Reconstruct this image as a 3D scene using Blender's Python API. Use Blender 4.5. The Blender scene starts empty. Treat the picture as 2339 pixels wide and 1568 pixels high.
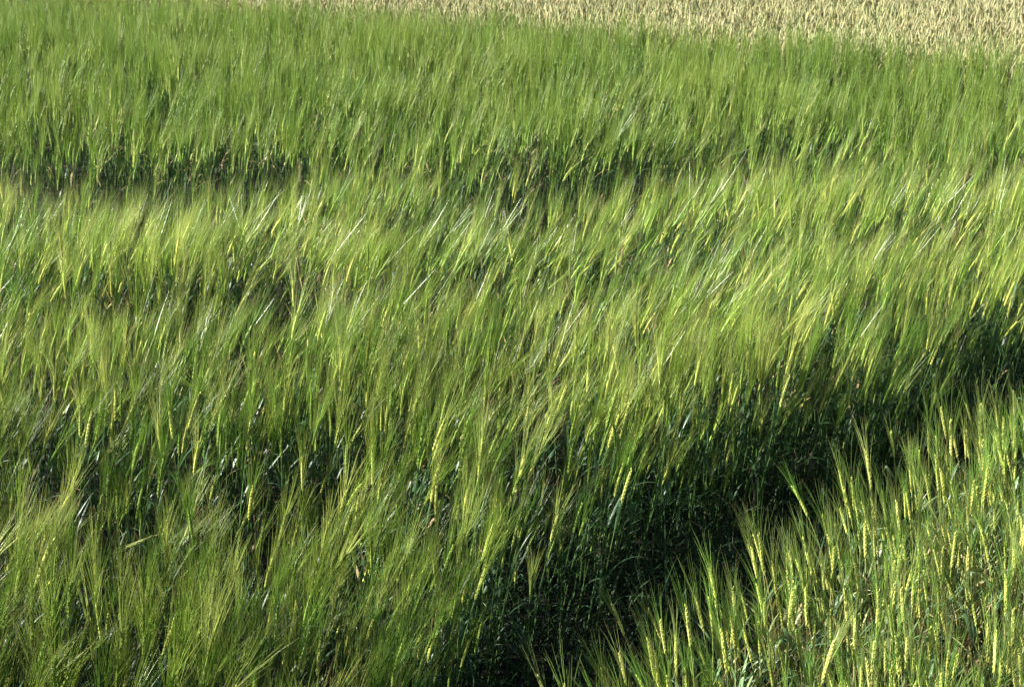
import bpy, math, random
import numpy as np
from mathutils import Euler, Vector, Matrix

R = math.radians
rng = np.random.default_rng(11)
random.seed(11)
sc = bpy.context.scene

# ------------------------------------------------------------------ camera
CAM_H, PITCH, FOCAL = 2.54, 21.4, 3144 / 2339      # height, degrees below level, focal length in frame widths
cam_d = bpy.data.cameras.new("camera")
cam = bpy.data.objects.new("camera", cam_d)
sc.collection.objects.link(cam)
cam.location = (0, 0, CAM_H)
cam.rotation_euler = (R(90 - PITCH), 0, 0)
cam_d.sensor_width = 36.0
cam_d.lens = 36.0 * FOCAL
cam_d.clip_start, cam_d.clip_end = 0.1, 2000
cam_d.dof.use_dof = True; cam_d.dof.focus_distance = 4.1; cam_d.dof.aperture_fstop = 10
sc.camera = cam

# ------------------------------------------------------------------ light
SUN_EL, SUN_BEHIND = 27.0, 6.0       # elevation; degrees the sun stands behind the camera's left
sd = Vector((-math.cos(R(SUN_BEHIND)) * math.cos(R(SUN_EL)), -math.sin(R(SUN_BEHIND)) * math.cos(R(SUN_EL)), math.sin(R(SUN_EL))))
sun_d = bpy.data.lights.new("sun", "SUN")
sun_d.energy, sun_d.angle, sun_d.color = 5.0, R(0.53), (1.0, 0.95, 0.87)
sun = bpy.data.objects.new("sun", sun_d)
sun.rotation_euler = sd.to_track_quat("Z", "Y").to_euler()
sc.collection.objects.link(sun)
world = bpy.data.worlds.new("World"); sc.world = world; world.use_nodes = True
wn = world.node_tree.nodes; wl = world.node_tree.links
bg = wn["Background"]; sky = wn.new("ShaderNodeTexSky")
sky.sky_type = "NISHITA"; sky.sun_disc = False; sky.altitude = 800; sky.air_density = 0.7; sky.dust_density = 0.6
sky.sun_elevation = R(SUN_EL); sky.sun_rotation = math.atan2(sd.x, sd.y)
wl.new(sky.outputs[0], bg.inputs[0]); bg.inputs[1].default_value = 0.05
sc.view_settings.view_transform = "Standard"; sc.view_settings.look = "None"
sc.view_settings.exposure = 1.55; sc.view_settings.gamma = 1.0
sc.view_settings.use_curve_mapping = False
sc.cycles.max_bounces = 8; sc.cycles.diffuse_bounces = 3; sc.cycles.glossy_bounces = 2
sc.cycles.transmission_bounces = 4; sc.cycles.transparent_max_bounces = 4
sc.cycles.use_denoising = True

# ------------------------------------------------------------------ materials
def plant_mat(name, col, var=0.25, rough=0.42, trans=0.35, tcol=None, tip=None, spec=0.5, noise=None, alt=None, patch=None):
    """Leaf-like surface: Principled plus Translucent; colour varies per plant and along the organ (attribute t)."""
    m = bpy.data.materials.new(name); m.use_nodes = True
    n, l = m.node_tree.nodes, m.node_tree.links
    p = n["Principled BSDF"]; out = n["Material Output"]
    p.inputs["Roughness"].default_value = rough
    p.inputs["Specular IOR Level"].default_value = spec
    oi = n.new("ShaderNodeObjectInfo"); ar = n.new("ShaderNodeAttribute"); ar.attribute_name = "plant"
    rs = n.new("ShaderNodeMath"); rs.operation = "ADD"; rf = n.new("ShaderNodeMath"); rf.operation = "FRACT"
    l.new(oi.outputs["Random"], rs.inputs[0]); l.new(ar.outputs["Fac"], rs.inputs[1]); l.new(rs.outputs[0], rf.inputs[0])
    rgb = n.new("ShaderNodeRGB"); rgb.outputs[0].default_value = (*col, 1)
    hsv = n.new("ShaderNodeHueSaturation")
    base = rgb.outputs[0]
    if patch:      # broad drifts of a second tone across the field
        ge = n.new("ShaderNodeNewGeometry"); pn = n.new("ShaderNodeTexNoise"); pn.inputs["Scale"].default_value = 1.1; pn.inputs["Detail"].default_value = 2
        pm = n.new("ShaderNodeMapRange"); pm.inputs[1].default_value = .38; pm.inputs[2].default_value = .62
        px = n.new("ShaderNodeMix"); px.data_type = "RGBA"
        l.new(ge.outputs["Position"], pn.inputs[0]); l.new(pn.outputs[0], pm.inputs[0]); l.new(pm.outputs[0], px.inputs[0])
        l.new(base, px.inputs[6]); px.inputs[7].default_value = (*patch, 1); base = px.outputs[2]
    if alt:        # a share of the plants has another tone
        f7 = n.new("ShaderNodeMath"); f7.operation = "MULTIPLY"; f7.inputs[1].default_value = 7.7; f8 = n.new("ShaderNodeMath"); f8.operation = "FRACT"
        am = n.new("ShaderNodeMapRange"); am.inputs[1].default_value = 1 - alt[1] - .12; am.inputs[2].default_value = 1 - alt[1] + .12
        ax = n.new("ShaderNodeMix"); ax.data_type = "RGBA"
        l.new(rf.outputs[0], f7.inputs[0]); l.new(f7.outputs[0], f8.inputs[0]); l.new(f8.outputs[0], am.inputs[0]); l.new(am.outputs[0], ax.inputs[0])
        l.new(base, ax.inputs[6]); ax.inputs[7].default_value = (*alt[0], 1); base = ax.outputs[2]
    l.new(base, hsv.inputs["Color"])
    mv = n.new("ShaderNodeMapRange"); mv.inputs[3].default_value = 1 - var; mv.inputs[4].default_value = 1 + var
    l.new(rf.outputs[0], mv.inputs[0]); l.new(mv.outputs[0], hsv.inputs["Value"])
    mh = n.new("ShaderNodeMapRange"); mh.inputs[3].default_value = 0.488; mh.inputs[4].default_value = 0.508
    fr = n.new("ShaderNodeMath"); fr.operation = "FRACT"; mu = n.new("ShaderNodeMath"); mu.operation = "MULTIPLY"
    mu.inputs[1].default_value = 17.3
    l.new(rf.outputs[0], mu.inputs[0]); l.new(mu.outputs[0], fr.inputs[0]); l.new(fr.outputs[0], mh.inputs[0])
    l.new(mh.outputs[0], hsv.inputs["Hue"])
    c = hsv.outputs[0]
    if tip:
        at = n.new("ShaderNodeAttribute"); at.attribute_name = "t"
        mix = n.new("ShaderNodeMix"); mix.data_type = "RGBA"
        mr = n.new("ShaderNodeMapRange"); mr.inputs[1].default_value = tip[1]; mr.inputs[2].default_value = tip[2]
        l.new(at.outputs["Fac"], mr.inputs[0])
        k = n.new("ShaderNodeMath"); k.operation = "MULTIPLY"; l.new(mr.outputs[0], k.inputs[0]); l.new(fr.outputs[0], k.inputs[1])
        l.new(k.outputs[0], mix.inputs[0]); l.new(c, mix.inputs[6]); mix.inputs[7].default_value = (*tip[0], 1)
        c = mix.outputs[2]
    if noise:
        tc = n.new("ShaderNodeTexCoord"); nz = n.new("ShaderNodeTexNoise"); nz.inputs["Scale"].default_value = noise
        l.new(tc.outputs["Object"], nz.inputs[0])
        m2 = n.new("ShaderNodeMapRange"); m2.inputs[1].default_value = .3; m2.inputs[2].default_value = .7
        m2.inputs[3].default_value = .7; m2.inputs[4].default_value = 1.25
        l.new(nz.outputs[0], m2.inputs[0])
        vm = n.new("ShaderNodeVectorMath"); vm.operation = "SCALE"
        l.new(c, vm.inputs[0]); l.new(m2.outputs[0], vm.inputs["Scale"]); c = vm.outputs[0]
    l.new(c, p.inputs["Base Color"])
    if trans > 0:
        tr = n.new("ShaderNodeBsdfTranslucent")
        if tcol:
            tm = n.new("ShaderNodeMix"); tm.data_type = "RGBA"; tm.blend_type = "MULTIPLY"; tm.inputs[0].default_value = 1
            l.new(c, tm.inputs[6]); tm.inputs[7].default_value = (*tcol, 1); l.new(tm.outputs[2], tr.inputs[0])
        else:
            l.new(c, tr.inputs[0])
        ms = n.new("ShaderNodeMixShader"); ms.inputs[0].default_value = trans
        l.new(p.outputs[0], ms.inputs[1]); l.new(tr.outputs[0], ms.inputs[2]); l.new(ms.outputs[0], out.inputs[0])
    return m

M_STEM = plant_mat("barley_stem", (0.085, 0.165, 0.042), .25, .38, 0.0)
M_EAR = plant_mat("barley_ear", (0.27, 0.40, 0.07), .25, .5, .2, noise=260, alt=((.66, .70, .15), .28))
M_AWN = plant_mat("barley_awn", (0.13, 0.26, 0.034), .28, .28, .42, tip=((.34, .20, .13), .68, 1.0), spec=.6, alt=((.47, .55, .15), .3), patch=(.265, .385, .058))
M_LEAF = plant_mat("barley_leaf", (0.052, 0.115, 0.046), .35, .38, .3, tcol=(1.3, 1.25, .5), noise=60, spec=.45)
M_DRY = plant_mat("dry_leaf", (0.42, 0.31, 0.15), .35, .6, .25, noise=40)
M_WSTEM = plant_mat("wheat_stem", (0.30, 0.32, 0.12), .25, .45, 0.0)
M_WEAR = plant_mat("wheat_ear", (0.48, 0.46, 0.20), .25, .6, .3, noise=220, alt=((.36, .40, .17), .35), patch=(.58, .54, .29))
M_WAWN = plant_mat("wheat_awn", (0.54, 0.51, 0.28), .25, .45, .3)
M_WLEAF = plant_mat("wheat_leaf", (0.14, 0.20, 0.08), .3, .45, .3, noise=40)
M_MSTEM = plant_mat("margin_stem_brightened", (0.30, 0.38, 0.10), .3, .38, 0.0, alt=((.42, .38, .16), .25))  # margin set: riper straw tones, with sunlight on the patch put into the colour
M_MEAR = plant_mat("margin_ear_brightened", (0.60, 0.67, 0.15), .25, .5, .2, noise=260, alt=((.70, .72, .20), .4))
M_MAWN = plant_mat("margin_awn_brightened", (0.28, 0.46, 0.10), .3, .28, .42, tip=((.40, .26, .16), .72, 1.0), spec=.6, alt=((.40, .50, .16), .35))
M_MLEAF = plant_mat("margin_leaf_brightened", (0.15, 0.26, 0.12), .35, .36, .35, tcol=(1.3, 1.25, .5), noise=60, alt=((.34, .38, .16), .2))
M_FAWN = plant_mat("far_barley_awn", (0.125, 0.225, 0.028), .25, .42, .4, spec=.4, alt=((.32, .40, .10), .2), patch=(.20, .29, .04))  # deeper, less glossy green tone for the farthest barley, awns and ears
M_FEAR = plant_mat("far_barley_ear", (0.20, 0.33, 0.06), .25, .5, .2, alt=((.48, .54, .14), .18))
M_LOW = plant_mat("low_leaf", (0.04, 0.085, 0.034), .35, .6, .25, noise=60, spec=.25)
MATS = [M_STEM, M_EAR, M_AWN, M_LEAF, M_DRY, M_WSTEM, M_WEAR, M_WAWN, M_WLEAF, M_MSTEM, M_MEAR, M_MAWN, M_MLEAF, M_LOW, M_FAWN, M_FEAR]
STEM, EAR, AWN, LEAF, DRY, WSTEM, WEAR, WAWN, WLEAF, MSTEM, MEAR, MAWN, MLEAF, LOW, FAWN, FEAR = range(16)

soil = bpy.data.materials.new("soil"); soil.use_nodes = True
n, l = soil.node_tree.nodes, soil.node_tree.links
nz = n.new("ShaderNodeTexNoise"); nz.inputs["Scale"].default_value = 9; nz.inputs["Detail"].default_value = 8
cr = n.new("ShaderNodeValToRGB"); cr.color_ramp.elements[0].color = (.012, .010, .007, 1); cr.color_ramp.elements[1].color = (.035, .029, .019, 1)
cr.color_ramp.elements[0].position = .35; cr.color_ramp.elements[1].position = .7
tc = n.new("ShaderNodeTexCoord"); l.new(tc.outputs["Object"], nz.inputs[0]); l.new(nz.outputs[0], cr.inputs[0])
l.new(cr.outputs[0], n["Principled BSDF"].inputs["Base Color"]); n["Principled BSDF"].inputs["Roughness"].default_value = .95
bp = n.new("ShaderNodeBump"); bp.inputs["Distance"].default_value = .03; l.new(nz.outputs[0], bp.inputs["Height"]); l.new(bp.outputs[0], n["Principled BSDF"].inputs["Normal"])

# ------------------------------------------------------------------ mesh builder
class MB:
    def __init__(s): s.v, s.f, s.m, s.t = [], [], [], []
    def tube(s, pts, rad, sides, mat, ts=None, flat=1.0):
        k0 = len(s.v); n = len(pts)
        for i, p in enumerate(pts):
            d = (pts[min(i + 1, n - 1)] - pts[max(i - 1, 0)]).normalized()
            a = d.cross(Vector((0, 1, 0.01))).normalized(); b = d.cross(a)
            for j in range(sides):
                q = 2 * math.pi * j / sides
                s.v.append(p + a * (math.cos(q) * rad[i]) + b * (math.sin(q) * rad[i] * flat))
                s.t.append(ts[i] if ts else 0.0)
        for i in range(n - 1):
            for j in range(sides):
                j2 = (j + 1) % sides
                s.f.append((k0 + i * sides + j, k0 + i * sides + j2, k0 + (i + 1) * sides + j2, k0 + (i + 1) * sides + j)); s.m.append(mat)
    def ribbon(s, pts, wid, side, mat, fold=.25):
        k0 = len(s.v); n = len(pts)
        for i, p in enumerate(pts):
            d = (pts[min(i + 1, n - 1)] - pts[max(i - 1, 0)]).normalized()
            a = (side[i] - d * side[i].dot(d)).normalized(); up = a.cross(d)
            w = wid[i] / 2
            for o in (a * -w + up * (w * fold), Vector((0, 0, 0)), a * w + up * (w * fold)):
                s.v.append(p + o); s.t.append(i / (n - 1))
        for i in range(n - 1):
            for j in (0, 1):
                q = k0 + i * 3 + j
                s.f.append((q, q + 1, q + 4, q + 3)); s.m.append(mat)
    def grain(s, c, d, u, ln, w, th, mat):
        """A pointed husk: six sides, base ring, belly ring and a tip."""
        k0 = len(s.v); sv = d.cross(u).normalized(); u = sv.cross(d).normalized()
        for f, k in ((0.0, .45), (.38, 1.0), (.75, .62)):
            for j in range(5):
                q = 2 * math.pi * j / 5
                s.v.append(c + d * (ln * f) + sv * (math.cos(q) * w * k / 2) + u * (math.sin(q) * th * k / 2)); s.t.append(f)
        s.v.append(c + d * ln); s.t.append(1)
        for r_ in (0, 1):
            for j in range(5):
                j2 = (j + 1) % 5
                s.f.append((k0 + r_ * 5 + j, k0 + r_ * 5 + j2, k0 + r_ * 5 + 5 + j2, k0 + r_ * 5 + 5 + j)); s.m.append(mat)
        for j in range(5):
            s.f.append((k0 + 10 + j, k0 + 10 + (j + 1) % 5, k0 + 15)); s.m.append(mat)
    def add(s, o):
        k = len(s.v); s.v += o.v; s.t += o.t; s.m += o.m
        s.f += [tuple(i + k for i in f) for f in o.f]
    def mesh(s, name):
        me = bpy.data.meshes.new(name)
        me.from_pydata([tuple(p) for p in s.v], [], s.f)
        used = sorted(set(s.m))
        for q in used: me.materials.append(MATS[q])
        me.polygons.foreach_set("material_index", np.array([used.index(q) for q in s.m], dtype=np.int32))
        me.polygons.foreach_set("use_smooth", np.ones(len(s.f), dtype=bool))
        a = me.attributes.new("t", "FLOAT", "POINT"); a.data.foreach_set("value", np.array(s.t, dtype=np.float32))
        me.update(); return me

U = random.uniform
def spine(stem_len, ear_len, lean, bend, curl=0.0, snap=None):
    """Centre line bending towards +X; returns fine stem points and ear points with directions."""
    L = stem_len + ear_len; N = 40; p = Vector((0, 0, 0)); pts, dirs = [p.copy()], []
    for i in range(N):
        f = (i + .5) / N
        th = lean + bend * f ** 2.6 if not snap or f < snap[0] else snap[1]; y = curl * f * f
        d = Vector((math.sin(th), y, math.cos(th))).normalized(); dirs.append(d); p = p + d * (L / N); pts.append(p.copy())
    dirs.append(dirs[-1])
    def ev(s):
        q = min(max(s / L, 0), 1) * N; i = min(int(q), N - 1); return pts[i].lerp(pts[i + 1], q - i), dirs[i]
    return ev

def leaf_mesh(ev, s0, ln, wid, az, droop, mat, kink=None):
    b = MB(); p, d = ev(s0); out = Vector((math.cos(az), math.sin(az), 0)); n = 9
    pts, w, sd_ = [], [], []
    el = R(U(58, 80)); q = p.copy(); tw = U(-.6, .6)
    for i in range(n):
        f = i / (n - 1)
        pts.append(q.copy()); w.append(wid * (0.45 + 1.2 * f if f < .3 else .81 * max(0.03, 1 - ((f - .3) / .7) ** 1.8) + .02))
        side = Vector((-out.y, out.x, 0)); sd_.append((side * math.cos(tw * f * 2) + Vector((0, 0, 1)) * math.sin(tw * f * 2)))
        e = el - droop * f ** 1.5
        if kink and f > kink: e -= R(95)
        q = q + (out * math.cos(e) + Vector((0, 0, 1)) * math.sin(e)) * (ln / (n - 1))
    b.ribbon(pts, w, sd_, mat); return b

def barley(stem_len, ear_len, awn_len, lean, bend, leaves, curl=0.0, spread=1.0, awn_r=.00068, mats=(STEM, EAR, AWN), bare=(.36, .73), snap=None):
    """One barley stalk as named pieces: stem, ear, awns and leaf blades."""
    ev = spine(stem_len, ear_len, lean, bend, curl, snap)
    st, ea, aw = MB(), MB(), MB()
    sp = [ev(stem_len * f)[0] for f in (0, .2, .4, .6, .75, .88, 1.0)] + [ev(stem_len + ear_len * .9)[0]]
    st.tube(sp, [.0023, .0022, .0021, .0019, .0017, .0014, .0012, .0006], 5, mats[0])
    for f in (.33, .62):
        p, d = ev(stem_len * f); st.tube([p - d * .004, p, p + d * .004], [.0021, .0029, .0021], 5, mats[0])
    nn = int(ear_len / .0060); roll = U(0, math.pi)
    for i in range(nn):
        f = (i + .3) / nn; p, d = ev(stem_len + ear_len * f)
        s0 = d.cross(Vector((0, 1, 0))).normalized(); s1 = d.cross(s0)
        taper = .72 + .5 * math.sin(math.pi * min(1, f * .85 + .12)) if f < .85 else .8
        for k in range(3):
            a = roll + (math.pi if i % 2 else 0) + (k - 1) * 1.0
            o = s0 * math.cos(a) + s1 * math.sin(a)
            dd = (d + o * (.08 if k == 1 else .11)).normalized()
            g = 1.0 if k == 1 else .85
            ea.grain(p + o * .0018, dd, o, .0150 * taper * g, .0047 * taper * g, .0044 * taper, mats[1])
            if U(0, 1) < (bare[0] if k == 1 else bare[1]): continue
            tip = p + o * .0014 + dd * (.0118 * taper * g)
            al = awn_len * U(.8, 1.12) * (1.05 - .2 * abs(f - .4))
            ad = (d + o * U(.05, .17) * spread + Vector((U(-.035, .035), U(-.035, .035), U(-.035, .035)))).normalized()
            cv = Vector((U(-.08, .08), U(-.08, .08), U(-.06, .02))) + o * .05 * spread
            pts = [tip, tip + ad * al * .34 + cv * al * .1, tip + ad * al * .68 + cv * al * .36, tip + ad * al + cv * al * .8]
            aw.tube(pts, [awn_r, awn_r * .85, awn_r * .6, awn_r * .22], 3, mats[2], [0, .34, .68, 1])
    lv = [leaf_mesh(ev, stem_len * a, b, c, d_, e, m, k) for a, b, c, d_, e, m, k in leaves]
    return st, ea, aw, lv

def rleaves(kind):
    out = []
    if kind == "tall":
        out.append((U(.72, .84), U(.11, .19), U(.008, .012), U(-1.2, 1.2), U(.5, 1.9), LEAF, None))
        out.append((U(.45, .6), U(.16, .24), U(.009, .013), U(0, 6.28), U(1.0, 2.3), LEAF, None))
        out.append((U(.2, .36), U(.16, .24), U(.009, .012), U(0, 6.28), U(1.4, 2.6), LEAF if U(0, 1) < .85 else DRY, None))
    else:
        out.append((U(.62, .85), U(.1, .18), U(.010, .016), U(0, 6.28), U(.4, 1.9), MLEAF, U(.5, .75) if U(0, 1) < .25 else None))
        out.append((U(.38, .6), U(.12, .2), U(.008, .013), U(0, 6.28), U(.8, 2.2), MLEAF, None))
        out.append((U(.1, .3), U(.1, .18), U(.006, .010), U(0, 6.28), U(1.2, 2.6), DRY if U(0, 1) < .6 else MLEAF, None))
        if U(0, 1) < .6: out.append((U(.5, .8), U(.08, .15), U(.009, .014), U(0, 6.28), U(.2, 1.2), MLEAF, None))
    return out


def strip_blade(b, pts, wid, side, mat):
    k0 = len(b.v); n = len(pts)
    for i, p in enumerate(pts):
        for sg in (-.5, .5): b.v.append(p + side * (wid[i] * sg)); b.t.append(i / (n - 1))
    for i in range(n - 1):
        q = k0 + 2 * i; b.f.append((q, q + 1, q + 3, q + 2)); b.m.append(mat)

def far_stalk(stem_len, ear_len, awn_len, lean, bend, mats, n_awn, awn_w, leaves=2, ear_r=.0062, rings=9, sides=5, segs=2):
    """A light stalk for the distance: knobbly ear, blade-thin awns, two leaves."""
    S_, E_, A_, L_ = mats; ev = spine(stem_len, ear_len, lean, bend, U(-.15, .15)); b = MB()
    b.tube([ev(stem_len * f)[0] for f in ((0, .5, .8, 1.02) if segs == 2 else (.25, .7, 1.02))], [.0022, .002, .0016, .0012], 3, S_)
    pr = []
    for i in range(rings):
        f = i / (rings - 1); pr.append(ear_r * (.35 + .75 * math.sin(math.pi * min(1, .15 + f * .8))) * (1.18 if i % 2 else .82))
    b.tube([ev(stem_len + ear_len * i / (rings - 1))[0] for i in range(rings)], pr, sides, E_, flat=.8)
    for i in range(n_awn):
        p, d = ev(stem_len + ear_len * (i + .5) / n_awn); a = U(0, 6.28)
        s0 = d.cross(Vector((0, 1, 0))).normalized(); s1 = d.cross(s0); o = s0 * math.cos(a) + s1 * math.sin(a)
        ad = (d + o * U(.06, .2)).normalized(); al = awn_len * U(.8, 1.15); cv = Vector((U(-.1, .1), U(-.1, .1), U(-.06, .02)))
        q = p + o * ear_r * .7; sd2 = ad.cross(Vector((U(-1, 1), U(-1, 1), U(-1, 1)))).normalized()
        if segs == 2: strip_blade(b, [q, q + ad * al * .5 + cv * al * .2, q + ad * al + cv * al * .7], [awn_w, awn_w * .8, awn_w * .25], sd2, A_)
        else: strip_blade(b, [q, q + ad * al + cv * al * .5], [awn_w, awn_w * .35], sd2, A_)
    for k in range(leaves):
        p, d = ev(stem_len * (U(.68, .84) if k == 0 else U(.3, .55))); az = U(0, 6.28); out = Vector((math.cos(az), math.sin(az), 0)); q = p.copy(); pts = []; el = R(U(55, 80)); dr = U(.6, 2.2); ln = U(.12, .2)
        for i in range(5): pts.append(q.copy()); e = el - dr * (i / 4) ** 1.5; q = q + (out * math.cos(e) + Vector((0, 0, 1)) * math.sin(e)) * (ln / 4)
        strip_blade(b, pts, [.006, .011, .010, .006, .001], Vector((-out.y, out.x, U(-.4, .4))).normalized(), L_ if U(0, 1) < .85 else DRY)
    return b

def bake(name, rows, sources):
    """All plants of a far field as one mesh; rows: x, y, scale, tilt, azimuth, source index."""
    V, F, M, T, PL = [], [], [], [], []; k = 0
    for i, b in enumerate(sources):
        r = rows[rows[:, 5].astype(int) == i]; n_ = len(r)
        if not n_: continue
        v = np.array([tuple(q) for q in b.v]); nv = len(v)
        ct, st, ca, sa = np.cos(r[:, 3:4]), np.sin(r[:, 3:4]), np.cos(r[:, 4:5]), np.sin(r[:, 4:5])
        X0, Y0, Z0 = (v[None, :, j] * r[:, 2:3] for j in range(3))
        X1, Z1 = X0 * ct + Z0 * st, -X0 * st + Z0 * ct
        V.append(np.stack([r[:, 0:1] + X1 * ca - Y0 * sa, r[:, 1:2] + X1 * sa + Y0 * ca, Z1], 2).reshape(-1, 3))
        fa = np.array(b.f); F.append((fa[None] + (np.arange(n_) * nv)[:, None, None] + k).reshape(-1, 4)); k += n_ * nv
        M.append(np.tile(b.m, n_)); T.append(np.tile(b.t, n_)); PL.append(np.repeat(rng.random(n_), nv))
    V, F, M, T, PL = (np.concatenate(q) for q in (V, F, M, T, PL))
    me = bpy.data.meshes.new(name); me.vertices.add(len(V)); me.vertices.foreach_set("co", V.astype(np.float32).ravel())
    me.loops.add(F.size); me.loops.foreach_set("vertex_index", F.astype(np.int32).ravel())
    me.polygons.add(len(F)); me.polygons.foreach_set("loop_start", np.arange(0, F.size, 4, dtype=np.int32))
    used = sorted(set(M.tolist())); lut = np.zeros(16, np.int32); lut[used] = np.arange(len(used))
    for q in used: me.materials.append(MATS[q])
    me.polygons.foreach_set("material_index", lut[M]); me.polygons.foreach_set("use_smooth", np.ones(len(F), bool))
    me.attributes.new("t", "FLOAT", "POINT").data.foreach_set("value", T.astype(np.float32))
    me.attributes.new("plant", "FLOAT", "POINT").data.foreach_set("value", PL.astype(np.float32))
    me.update(calc_edges=True); print(name, len(F) * 2, "triangles"); return me

# foot x, foot y, lean of the ear (degrees, + to the right), ear length: stalks that stand out
HAND_SHORT = [(0.62,3.26,-13,0.09),(0.61,3.01,-10,0.125),(0.53,3.15,-10,0.144),(0.45,2.97,-8,0.123),(0.98,3.59,-18,0.135),(0.94,3.5,-1,0.153),(1.0,3.39,-8,0.156),(1.08,3.56,-14,0.088),(0.99,3.24,-14,0.092),(1.27,3.78,-8,0.112),(1.12,3.69,-6,0.121),(1.17,3.61,-8,0.114),(1.47,4.05,-12,0.156),(1.47,3.92,0,0.178),(1.54,4.01,0,0.134),(1.59,4.1,-2,0.131),(1.59,3.84,-4,0.102),(1.14,3.56,8,0.14),(1.31,3.59,0,0.129),(1.34,3.7,-3,0.093),(1.09,3.15,-15,0.101),(1.06,2.99,19,0.104),(1.08,3.1,42,0.115),(1.06,2.99,-4,0.123),(0.75,3.0,10,0.124),(1.12,2.97,-7,0.104),(0.56,2.99,13,0.077),(0.65,3.25,-5,0.11),(0.76,3.39,-6,0.088),(0.77,3.28,1,0.186),(0.86,3.29,-6,0.126),(0.87,3.27,-5,0.11),(1.44,3.8,10,0.057),(1.54,4.49,-7,0.124),(1.5,4.07,-15,0.154),(1.68,4.43,-14,0.12),(1.57,4.05,-1,0.153),(1.78,4.32,-5,0.167),(1.8,4.56,-6,0.098),(1.56,4.31,-9,0.152)]
HAND_TALL = [(0.86,4.4,15,0.156),(1.36,5.24,-9,0.122),(0.73,4.94,17,0.12),(1.51,4.9,24,0.087),(0.23,3.77,14,0.118),(0.25,3.7,15,0.189),(0.05,3.65,15,0.055),(0.06,4.36,18,0.116),(-0.01,4.36,10,0.106),(0.27,4.45,2,0.181),(0.34,4.75,4,0.152),(-0.47,4.21,6,0.12),(-0.15,4.61,20,0.102),(0.06,4.72,8,0.139),(-0.12,4.29,5,0.128),(-0.08,3.69,14,0.155),(0.44,4.21,22,0.084),(-0.07,4.63,5,0.071),(-1.17,2.75,23,0.08),(-1.02,2.8,15,0.113),(-1.15,2.79,10,0.102),(-0.91,3.0,-6,0.092),(-1.05,3.45,31,0.053),(-1.39,3.32,-2,0.069),(-1.29,2.82,9,0.076),(-0.64,2.77,14,0.049),(-0.76,2.73,37,0.032),(-1.61,3.72,19,0.103),(-1.16,3.33,3,0.084),(-1.39,4.22,9,0.145),(-1.48,4.15,30,0.129),(-1.19,4.08,23,0.151),(-1.48,4.0,19,0.139),(-1.09,4.07,1,0.139),(-0.93,3.97,13,0.134),(-2.26,5.48,18,0.196),(-1.7,4.27,1,0.217),(-1.59,5.5,10,0.137),(-1.23,5.67,0,0.154),(-1.75,4.55,9,0.103),(-1.89,4.01,35,0.07)]

# ------------------------------------------------------------------ ground
def link(name, data, parent=None):
    o = bpy.data.objects.new(name, data); sc.collection.objects.link(o)
    if parent: o.parent = parent
    return o

def ground_mesh():
    """One sheet: fine clods under the crop, long quads out to the horizon."""
    xs = np.concatenate([[-900, -200, -40], np.linspace(-6, 6, 121), [40, 200, 900]])
    ys = np.concatenate([[-900, -200, -40], np.linspace(1, 15, 141), [40, 200, 900]])
    X, Y = np.meshgrid(xs, ys); Z = .012 * np.sin(X * 9 + Y * 3) * np.sin(Y * 11 - X * 4) + .01 * rng.standard_normal(X.shape)
    Z[(abs(X) > 6) | (Y < 1) | (Y > 15)] = 0
    nx, ny = len(xs), len(ys)
    f = [(j * nx + i, j * nx + i + 1, (j + 1) * nx + i + 1, (j + 1) * nx + i) for j in range(ny - 1) for i in range(nx - 1)]
    me = bpy.data.meshes.new("ground"); me.from_pydata(np.stack([X.ravel(), Y.ravel(), Z.ravel()], 1).tolist(), [], f)
    me.materials.append(soil); me.polygons.foreach_set("use_smooth", np.ones(len(f), bool)); me.update(); return me
g = link("ground", ground_mesh()); g["kind"] = "structure"; g["label"] = "bare brown soil under the standing crop"

# ------------------------------------------------------------------ field layout (metres; camera stands at the origin, crop runs away along +Y)
EDGE = np.array([(-.8, .9), (-.24, 2.45), (.0, 3.03), (.12, 3.45), (.43, 3.9), (.89, 4.25), (1.47, 4.67), (2.05, 5.22), (4.4, 7.3)])     # right rim of the tall crop along the furrow
SHORT_EDGE = np.array([(-.3, 1.4), (.06, 2.6), (.11, 2.97), (.25, 3.2), (.43, 3.4), (.66, 3.61), (.87, 3.93), (1.13, 4.0), (1.44, 4.45), (1.77, 4.75), (1.95, 4.88), (4.2, 6.9)])   # where the short stalks begin
BORDER = np.array([(-9, 16.6), (-2.79, 13.75), (-.67, 12.9), (1.22, 11.9), (2.86, 11.1), (3.78, 10.45), (8, 7.8)])           # where barley gives way to wheat

def pdist(x, y, line):
    """Distance to a polyline, its sign (+ on the right-hand side walking along it) and the position along it 0..1."""
    best = np.full(x.shape, 1e9); sg = np.zeros(x.shape); pos = np.zeros(x.shape); m = len(line) - 1
    for i in range(m):
        a, b = line[i], line[i + 1]; d = b - a; L2 = d @ d
        t = np.clip(((x - a[0]) * d[0] + (y - a[1]) * d[1]) / L2, 0, 1)
        q = np.hypot(x - a[0] - t * d[0], y - a[1] - t * d[1]); c = (x - a[0]) * d[1] - (y - a[1]) * d[0]
        k = q < best; best = np.where(k, q, best); sg = np.where(k, np.sign(c), sg); pos = np.where(k, (i + t) / m, pos)
    return best, sg, pos

def noise2(seed, scale):
    r = np.random.default_rng(seed); a = r.uniform(0, 6.28, 9); k = r.uniform(.6, 1.5, 9) * 6.28 / scale; ph = r.uniform(0, 6.28, 9)
    return lambda x, y: sum(np.sin(k[i] * (x * np.cos(a[i]) + y * np.sin(a[i])) + ph[i]) for i in range(9)) / 3.2
n_edge, n_den, n_hgt, n_wind, n_dir, n_fine = noise2(1, .5), noise2(2, .7), noise2(3, 1.3), noise2(4, 1.5), noise2(5, 1.1), noise2(6, .35)

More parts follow.
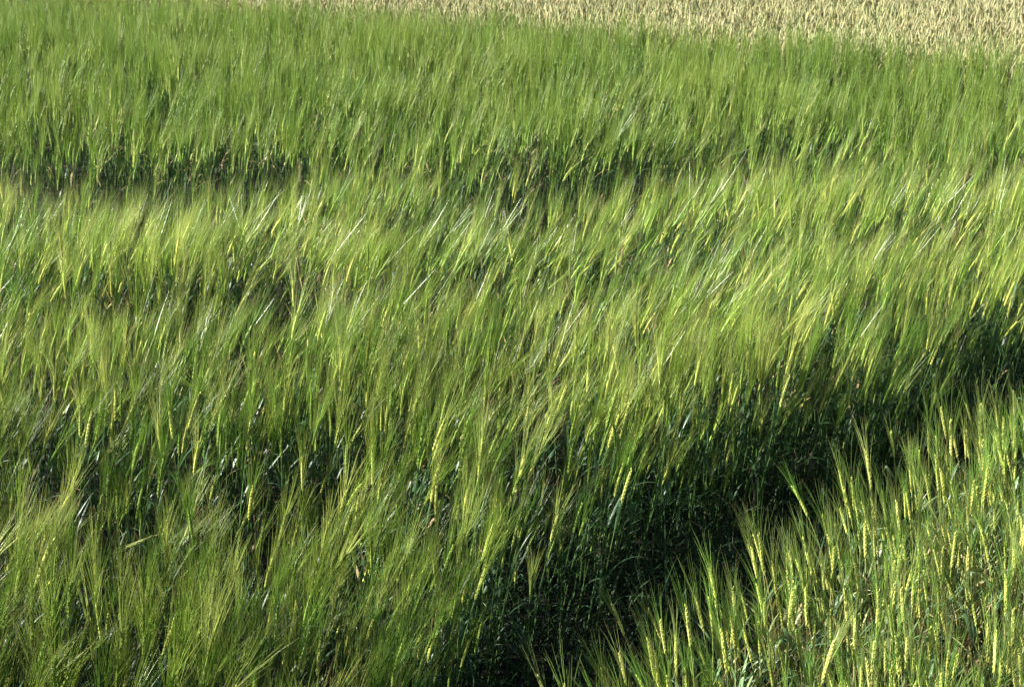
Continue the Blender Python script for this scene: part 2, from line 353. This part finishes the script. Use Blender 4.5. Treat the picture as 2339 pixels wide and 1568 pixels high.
def strip(x, y, line, w):
    d, s, p = pdist(x, y, np.array(line)); ww = np.interp(p, np.linspace(0, 1, len(w)), w)
    return np.exp(-(d / np.maximum(ww, .01)) ** 4)
def blob(x, y, cx, cy, rx, ry): return np.exp(-(((x - cx) / rx) ** 2 + ((y - cy) / ry) ** 2) ** 2)

GAP1 = [(-4.6, 7.5), (-3.4, 7.5), (-2.5, 7.5), (-1.85, 7.2), (-1.6, 7.5), (-1.25, 7.6), (-.6, 7.6), (-.14, 7.1), (.2, 7.25), (.71, 7.5), (1.2, 7.7), (2.1, 8.1)]
GAP1 = [(p, q + .22) for p, q in GAP1]
GAP1_W = np.array([.4, .45, .52, .58, .48, .3, .16, .38, .42, .22, .4, .06])
GAP2 = [(-2.4, 5.1), (-1.9, 5.1), (-1.3, 5.42), (-.7, 5.6), (.05, 5.85), (.85, 6.5)]
def openness(x, y):
    """1 where nothing grows."""
    o = .9 * strip(x, y + .16 * n_fine(x, y), GAP1, GAP1_W)
    o = np.maximum(o, .5 * strip(x, y, GAP2, [.12, .24, .2, .22, .24, .14]))
    for b in ((-1.46, 3.78, .34, .24), (-.98, 3.7, .24, .27), (-.8, 3.9, .2, .18), (-1.9, 3.8, .25, .16), (-.5, 4.1, .15, .12), (.02, 3.95, .17, .13), (-.05, 4.35, .15, .12)):
        o = np.maximum(o, blob(x, y, *b))
    return o
def sink(x, y):
    """The crop sinks towards the near side of the hollows."""
    return 1 - .16 * strip(x, y - 0.0, [(p[0], p[1] - .55) for p in GAP1], GAP1_W * 1.2) - .08 * strip(x, y, [(p[0], p[1] - .3) for p in GAP2], [.2, .3, .3, .3, .3, .2])
def wind(x, y):
    w = .5 + .22 * n_wind(x, y) + .12 * n_fine(x, y) - .1 * np.clip(y - 6.8, 0, 4) - .06 * np.clip(x - .3, 0, 4)
    return w + .35 * strip(x, y, [(-3, 6.1), (-1.2, 6.2), (.6, 6.3)], [.4, .4, .35])

def scatter(n, x0, x1, y0, y1):
    return rng.uniform(x0, x1, n), rng.uniform(y0, y1, n)
def in_view_wedge(x, y, ml, mr): return (x > -.375 * y - ml) & (x < .375 * y + mr)

# source stalks, one set of meshes per variant, sorted from straight to strongly bent
NT, NS, NW = 16, 12, 7
tall_src, short_src = [], []
for i in range(NT):
    b = 3 + 27 * i / (NT - 1); ln = U(0, 4)
    tall_src.append((barley(U(.5, .59), U(.1, .125), U(.16, .195), R(ln), R(b), rleaves("tall"), U(-.15, .15), U(.7, 1.3)), ln + b))
for i in range(NS):
    b = 1 + 15 * i / (NS - 1); ln = U(0, 3)
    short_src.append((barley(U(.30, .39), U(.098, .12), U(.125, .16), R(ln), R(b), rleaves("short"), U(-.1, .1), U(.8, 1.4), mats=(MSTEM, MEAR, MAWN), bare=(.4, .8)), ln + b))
def to_parts(src):
    st, ea, aw, lv = src
    return (st.mesh("stem"), ea.mesh("ear"), aw.mesh("awns"), [q.mesh("leaf") for q in lv])
T_PARTS = [to_parts(s) for s, _ in tall_src]
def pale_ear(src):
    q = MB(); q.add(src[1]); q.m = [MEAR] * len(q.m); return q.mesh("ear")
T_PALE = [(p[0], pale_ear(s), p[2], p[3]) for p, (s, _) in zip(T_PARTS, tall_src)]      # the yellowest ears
S_PARTS = [to_parts(s) for s, _ in short_src]
T_TILT = np.array([t for _, t in tall_src]); S_TILT = np.array([t for _, t in short_src])
# ---- plants: x, y, scale, tilt (rad), azimuth (rad), variant, tall?
P = []
HANDS = []
for x, y, ln, el in HAND_SHORT:
    v = int(np.argmin(abs(S_TILT - .6 * abs(ln)))); HANDS.append((x, y, min(max(el / .11, .9), 1.15), R(abs(ln) - S_TILT[v]), (0 if ln > 0 else math.pi) + U(-.25, .25), v, 0))
for x, y, ln, el in HAND_TALL:
    v = int(np.argmin(abs(T_TILT - .6 * abs(ln)))); HANDS.append((x, y, min(max(el / .113, .92), 1.12), R(abs(ln) - T_TILT[v]), (0 if ln > 0 else math.pi) + U(-.25, .25), v, 1))
HANDS = np.array(HANDS)

x, y = scatter(int(400 * 13 * 12.9), -6.7, 6.3, 1.7, 14.6)
keep = in_view_wedge(x, y, 1.0, .6)
d, s, _ = pdist(x, y, EDGE); sd_e = d * s + .05 * n_edge(x, y)
yb = np.interp(x, BORDER[:, 0], BORDER[:, 1]) + .06 * n_edge(x * 1.3, y) + .05 * rng.standard_normal(len(x))
keep &= (sd_e < -.2) & (y < yb)
keep &= rng.random(len(x)) > openness(x, y)
keep &= rng.random(len(x)) < np.clip(.74 + .30 * n_den(x, y), .2, 1) * np.interp(y, [2, 4.2, 5.2], [1, 1, .85])
x, y, sd_e = x[keep], y[keep], sd_e[keep]
w = wind(x, y); nT = len(x)
v = np.clip(np.round((w + .2 * rng.standard_normal(nT)) * (NT - 1)), 0, NT - 1)
tilt = np.radians(1 + 9 * w + 6.5 * rng.standard_normal(nT)); az = np.radians(8 + 22 * n_dir(x, y) + 32 * rng.standard_normal(nT))
lodged = rng.random(nT) < .045; tilt[lodged] += np.radians(rng.uniform(12, 32, lodged.sum())); az[lodged] += rng.normal(0, 1.2, lodged.sum())
rim = np.clip((sd_e + .75) / .5, 0, 1); tilt *= 1 - .5 * rim; v = np.round(v * (1 - .55 * rim))
scl = sink(x, y) * (1 + .085 * n_hgt(x * .6, y * 1.2) + .06 * rng.standard_normal(nT)) * np.where(rng.random(nT) < .22, rng.uniform(.66, .92, nT), 1)
inside = openness(x, y) > .5; tilt[inside] *= .4; v[inside] = np.round(v[inside] * .4)
tall = np.stack([x, y, scl, tilt, az, v, np.ones(nT)], 1)
# lower tillers along the furrow, so that the rim of the tall crop runs down into the shade
x, y = scatter(3800, -1.6, 3.6, 1.8, 6.6); d, s, _ = pdist(x, y, EDGE); q = d * s + .05 * n_edge(x, y)
keep = (q > -.4) & (q < -.1) & in_view_wedge(x, y, .3, .5); x, y, q = x[keep], y[keep], q[keep]; k_ = len(x)
wall = np.stack([x, y, rng.uniform(.5, .92, k_) - .12 * (q + .4), np.radians(2 + 6 * rng.standard_normal(k_)), np.radians(40 * rng.standard_normal(k_)), rng.integers(0, NT // 2, k_).astype(float), np.ones(k_)], 1)
tall = np.concatenate([tall, wall])

x, y = scatter(int(350 * 4.1 * 4.8), -.6, 3.5, 1.6, 6.4)
d, s, _ = pdist(x, y, SHORT_EDGE); sd_e = d * s + .05 * n_edge(x, y)
keep = (sd_e > .04) & in_view_wedge(x, y, .3, .7)
keep &= rng.random(len(x)) < np.clip(.45 + 1.6 * sd_e, .3, .95) * np.clip(.95 + .2 * n_den(x, y), .4, 1)
x, y, sd_e = x[keep], y[keep], sd_e[keep]; nS = len(x)
v = rng.integers(0, NS, nS).astype(float)
tilt = np.radians(np.where(sd_e < .45, 6, 2) + 4.5 * rng.standard_normal(nS)); az = np.radians(180 + np.where(sd_e < .45, 30, 55) * rng.standard_normal(nS)); 
scl = np.clip(1.02 + .09 * rng.standard_normal(nS), .7, 1.2) * np.where(rng.random(nS) < .25, rng.uniform(.6, .9, nS), 1)
short = np.stack([x, y, scl, tilt, az, v, np.zeros(nS)], 1)
AUTO = np.concatenate([tall, short])

# ---- where ears and awn tips are, for choosing the stalks that show largest
EAR_AT = {1: [], 0: []}; TIP_AT = {1: [], 0: []}
for flag, srcs in ((1, tall_src), (0, short_src)):
    for (st, ea, aw, lv), _t in srcs:
        EAR_AT[flag].append(np.mean([tuple(q) for q in ea.v], 0)); TIP_AT[flag].append(max(aw.v, key=lambda q: q.z))
def place(row, loc):
    tl, az_ = row[3], row[4]; X, Y, Z = loc[0] * row[2], loc[1] * row[2], loc[2] * row[2]
    X, Z = X * math.cos(tl) + Z * math.sin(tl), -X * math.sin(tl) + Z * math.cos(tl)
    return (row[0] + X * math.cos(az_) - Y * math.sin(az_), row[1] + X * math.sin(az_) + Y * math.cos(az_), Z)
FX = FOCAL; cp, sp_ = math.cos(R(PITCH)), math.sin(R(PITCH))
def view(pt):
    """Fraction across and down the frame and distance along the view."""
    dz = pt[:, 2] - CAM_H; dd = pt[:, 1] * cp - dz * sp_; up = pt[:, 1] * sp_ + dz * cp
    return .5 + FX * pt[:, 0] / dd, .5 - FX * up / dd * (2339 / 1568), dd
def ears(rows): return np.array([place(r, EAR_AT[int(r[6])][int(r[5])]) for r in rows]), np.array([place(r, TIP_AT[int(r[6])][int(r[5])]) for r in rows])
aE, aT = ears(AUTO); hE, hT = ears(HANDS)
au, av, ad = view(aE); tu, tv, _ = view(aT); hu, hv, hd = view(hE)
# a little room in front of the hand-set ears
drop = np.zeros(len(AUTO), bool)
for i in range(len(HANDS)):
    drop |= (ad < hd[i] - .02) & (ad > hd[i] - 1.2) & (abs(.6 * au + .4 * tu - hu[i]) < .003) & (tv < hv[i] + .01) & (av > hv[i] - .03)
AUTO, aE, au, av, ad, tu, tv = (q[~drop] for q in (AUTO, aE, au, av, ad, tu, tv))
cand = np.where((au > .01) & (au < .99) & (av > .3) & (av < .985))[0]
near = np.where((av > .28) & (av < 1.4))[0]
cover = np.array([np.sum((ad[near] < ad[i] - .01) & (abs(.5 * (au[near] + tu[near]) - au[i]) < .004) & (tv[near] < av[i]) & (av[near] > av[i] - .005)) for i in cand])
score = ad[cand] + .22 * cover
order = cand[np.argsort(score)]

ONES = "zero one two three four five six seven eight nine ten eleven twelve thirteen fourteen fifteen sixteen seventeen eighteen nineteen".split()
TENS = "x x twenty thirty forty fifty sixty seventy eighty ninety".split()
def words(k): return ONES[k] if k < 20 else TENS[k // 10] + ("-" + ONES[k % 10] if k % 10 else "")

made = set()
def stalk(row, u_, v_, pale=False):
    key = (int(u_ * 100), int(v_ * 100))
    if key in made or len(made) >= 300: return False
    made.add(key); t_ = int(row[6]); k = int(row[5])
    e = bpy.data.objects.new("barley_stalk", None); sc.collection.objects.link(e)
    e.empty_display_size = .02
    e.location = (row[0], row[1], 0); e.rotation_euler = (0, row[3], row[4]); e.scale = (row[2],) * 3
    st, ea, aw, lv = ((T_PALE if pale else T_PARTS) if t_ else S_PARTS)[k]
    link("stem", st, e); ear = link("ear", ea, e); a = link("awns", aw, ear); a["kind"] = "stuff"
    for q in lv: link("leaf", q, e)
    lean = math.degrees(row[3]) + (T_TILT if t_ else S_TILT)[k]
    to = math.cos(row[4]) > 0
    toward = "towards" if to == bool(t_) else "away from"
    how = "standing upright among the crop" if abs(lean) < 6 else (f"leaning slightly {toward} the furrow" if lean < 16 else (f"leaning {toward} the furrow" if lean < 30 else f"bent over {toward} the furrow"))
    e["label"] = f"{'tall' if t_ else 'short'} barley stalk {how}, ear {words(key[0])} percent across, {words(key[1])} down"
    e["category"] = "barley stalk"; e["group"] = "tall barley stalks" if t_ else "short sunlit barley stalks"
    return True

rest = np.ones(len(AUTO), bool); extra = []
for i in range(len(HANDS)):
    if not (0 < hu[i] < 1 and 0 < hv[i] < 1 and stalk(HANDS[i], hu[i], hv[i], True)): extra.append(HANDS[i])
for i in order:
    if len(made) >= 300: break
    if stalk(AUTO[i], au[i], av[i]): rest[i] = False
MASS = np.concatenate([AUTO[rest], np.array(extra).reshape(-1, 7)])

# ------------------------------------------------------------------ the mass of the crop: instances on points, each field one object
def instancer(name, rows, meshes, solid, label):
    """rows: x, y, scale, tilt, azimuth, source index."""
    me = bpy.data.meshes.new(name); n_ = len(rows)
    me.vertices.add(n_); co = np.zeros((n_, 3), np.float32); co[:, :2] = rows[:, :2]; me.vertices.foreach_set("co", co.ravel())
    r = np.zeros((n_, 3), np.float32); r[:, 1] = rows[:, 3]; r[:, 2] = rows[:, 4]
    me.attributes.new("rot", "FLOAT_VECTOR", "POINT").data.foreach_set("vector", r.ravel())
    me.attributes.new("scl", "FLOAT", "POINT").data.foreach_set("value", rows[:, 2].astype(np.float32))
    me.attributes.new("idx", "INT", "POINT").data.foreach_set("value", rows[:, 5].astype(np.int32))
    col = bpy.data.collections.new(name + "_sources")
    for i, m in enumerate(meshes): col.objects.link(bpy.data.objects.new(f"{name}_source_{i:03d}", m))
    o = link(name, me); o["kind"] = "stuff"; o["label"] = label
    ng = bpy.data.node_groups.new(name, "GeometryNodeTree")
    ng.interface.new_socket("Geometry", in_out="INPUT", socket_type="NodeSocketGeometry")
    ng.interface.new_socket("Geometry", in_out="OUTPUT", socket_type="NodeSocketGeometry")
    N, L = ng.nodes, ng.links
    gi, go = N.new("NodeGroupInput"), N.new("NodeGroupOutput")
    ci = N.new("GeometryNodeCollectionInfo"); ci.inputs["Collection"].default_value = col
    ci.inputs["Separate Children"].default_value = True; ci.inputs["Reset Children"].default_value = True
    ip = N.new("GeometryNodeInstanceOnPoints"); ip.inputs["Pick Instance"].default_value = True
    def attr(nm, ty):
        q = N.new("GeometryNodeInputNamedAttribute"); q.data_type = ty; q.inputs[0].default_value = nm; return q.outputs[0]
    e2r = N.new("FunctionNodeEulerToRotation")
    L.new(attr("rot", "FLOAT_VECTOR"), e2r.inputs[0]); L.new(e2r.outputs[0], ip.inputs["Rotation"])
    L.new(attr("scl", "FLOAT"), ip.inputs["Scale"]); L.new(attr("idx", "INT"), ip.inputs["Instance Index"])
    L.new(gi.outputs[0], ip.inputs["Points"]); L.new(ci.outputs[0], ip.inputs["Instance"]); jg = N.new("GeometryNodeJoinGeometry"); L.new(ip.outputs[0], jg.inputs[0]); L.new(jg.outputs[0], go.inputs[0])
    if solid:
        ob = N.new("GeometryNodeObjectInfo"); ob.inputs["Object"].default_value = bpy.data.objects.new(name + "_far", solid); L.new(ob.outputs["Geometry"], jg.inputs[0])
    md = o.modifiers.new("scatter", "NODES"); md.node_group = ng
    return o

def joined(pieces, name):
    b = MB()
    for q in pieces: b.add(q)
    return b.mesh(name)
SRC = [s for s, _ in tall_src] + [s for s, _ in short_src]
meshes = [joined((s[0], s[1], s[2], *s[3]), "barley_plant") for s in SRC]
rows = MASS[:, :6].copy(); rows[:, 5] += np.where(MASS[:, 6] > .5, 0, NT)
FAR_Y = 4.5
isfar = (MASS[:, 6] > .5) & (MASS[:, 1] > FAR_Y + .3 * rng.standard_normal(len(MASS)))
far_src = [far_stalk(U(.5, .59), U(.1, .125), U(.155, .19), R(U(0, 4)), R(3 + 27 * i / (NT - 1)), (STEM, EAR, AWN, LEAF), 25, .0010, ear_r=.0046) for i in range(NT)]
far_src += [far_stalk(U(.5, .59), U(.1, .125), U(.155, .19), R(U(0, 4)), R(3 + 27 * i / (NT - 1)), (STEM, FEAR, FAWN, LEAF), 13, .0019, leaves=1, ear_r=.0046, rings=4, sides=3, segs=1) for i in range(NT)]
fr_ = rows[isfar].copy(); fr_[:, 5] += np.where(fr_[:, 1] > 7.6 + .4 * rng.standard_normal(len(fr_)), NT, 0)
far_mesh = bake("far_barley", fr_, far_src); rows = rows[~isfar]
instancer("barley_crop", rows, meshes, far_mesh, "dense green bearded barley crop swaying in the low sun")

# wheat beyond the border
x, y = scatter(int(430 * 13.2 * 6.7), -6.2, 7, 8.9, 15.6)
yb = np.interp(x, BORDER[:, 0], BORDER[:, 1]) + .05 * n_edge(x, y)
keep = (y > yb + .06) & in_view_wedge(x, y, .8, .8) & (rng.random(len(x)) < np.clip(.8 + .35 * n_den(x * 1.5, y * 1.5), .25, 1))
x, y = x[keep], y[keep]; nW = len(x)
rows = np.stack([x, y, 1 + .07 * rng.standard_normal(nW), np.radians(2 + 5 * rng.standard_normal(nW)), rng.uniform(0, 6.28, nW), rng.integers(0, NW, nW)], 1)
wm = bake("wheat_crop", rows, [far_stalk(U(.6, .68), U(.075, .095), .04, R(U(0, 3)), R(U(3, 22)), (WSTEM, WEAR, WAWN, WLEAF), 5, .0016, ear_r=.0066, leaves=1, rings=5, sides=4, segs=1) for _ in range(NW)])
wo = link("wheat_crop", wm); wo["kind"] = "stuff"; wo["label"] = "pale ripening wheat crop beyond the green barley"

# leafy bottom growth in the furrow and between the short stalks
def tuft(margin):
    b = MB(); ev = spine(.1, .01, 0, 0)
    for i in range(random.randint(4, 7)):
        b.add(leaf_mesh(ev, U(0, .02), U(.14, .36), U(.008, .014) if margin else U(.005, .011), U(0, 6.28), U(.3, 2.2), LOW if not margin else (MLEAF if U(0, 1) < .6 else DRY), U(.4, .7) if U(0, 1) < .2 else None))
    return b.mesh("leaf_tuft")
x, y = scatter(20000, -4.8, 3.6, 1.8, 8.8)
d, s, _ = pdist(x, y, SHORT_EDGE); sd_e = d * s
den = np.where(sd_e > .1, .95, np.where(sd_e > -.9, .95, .12 + .85 * openness(x, y)))
keep = in_view_wedge(x, y, .5, .6) & (rng.random(len(x)) < den)
x, y = x[keep], y[keep]; nU = len(x)
rows = np.stack([x, y, rng.uniform(.55, 1.15, nU), np.radians(8 * rng.standard_normal(nU)), rng.uniform(0, 6.28, nU), rng.integers(0, 6, nU) + np.where(sd_e[keep] > .1, 6, 0)], 1)
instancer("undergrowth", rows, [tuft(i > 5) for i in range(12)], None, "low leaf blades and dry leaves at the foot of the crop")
print("tall", nT, "short", nS, "wheat", nW, "tufts", nU, "single", len(made))

# a snapped stalk standing in the hollow, its head hanging
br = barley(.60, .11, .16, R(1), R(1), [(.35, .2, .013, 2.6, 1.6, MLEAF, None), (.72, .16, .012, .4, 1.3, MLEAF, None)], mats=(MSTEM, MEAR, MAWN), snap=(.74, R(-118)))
e = bpy.data.objects.new("broken_barley_stalk", None); sc.collection.objects.link(e); e.location = (-1.02, 3.62, 0); e.rotation_euler = (0, 0, R(-12))
p0, p1, p2, p3 = to_parts(br); link("stem", p0, e); ear = link("ear", p1, e); a = link("awns", p2, ear); a["kind"] = "stuff"
for q in p3: link("leaf", q, e)
e["label"] = "snapped barley stalk with its ear hanging down in the dark hollow"; e["category"] = "barley stalk"
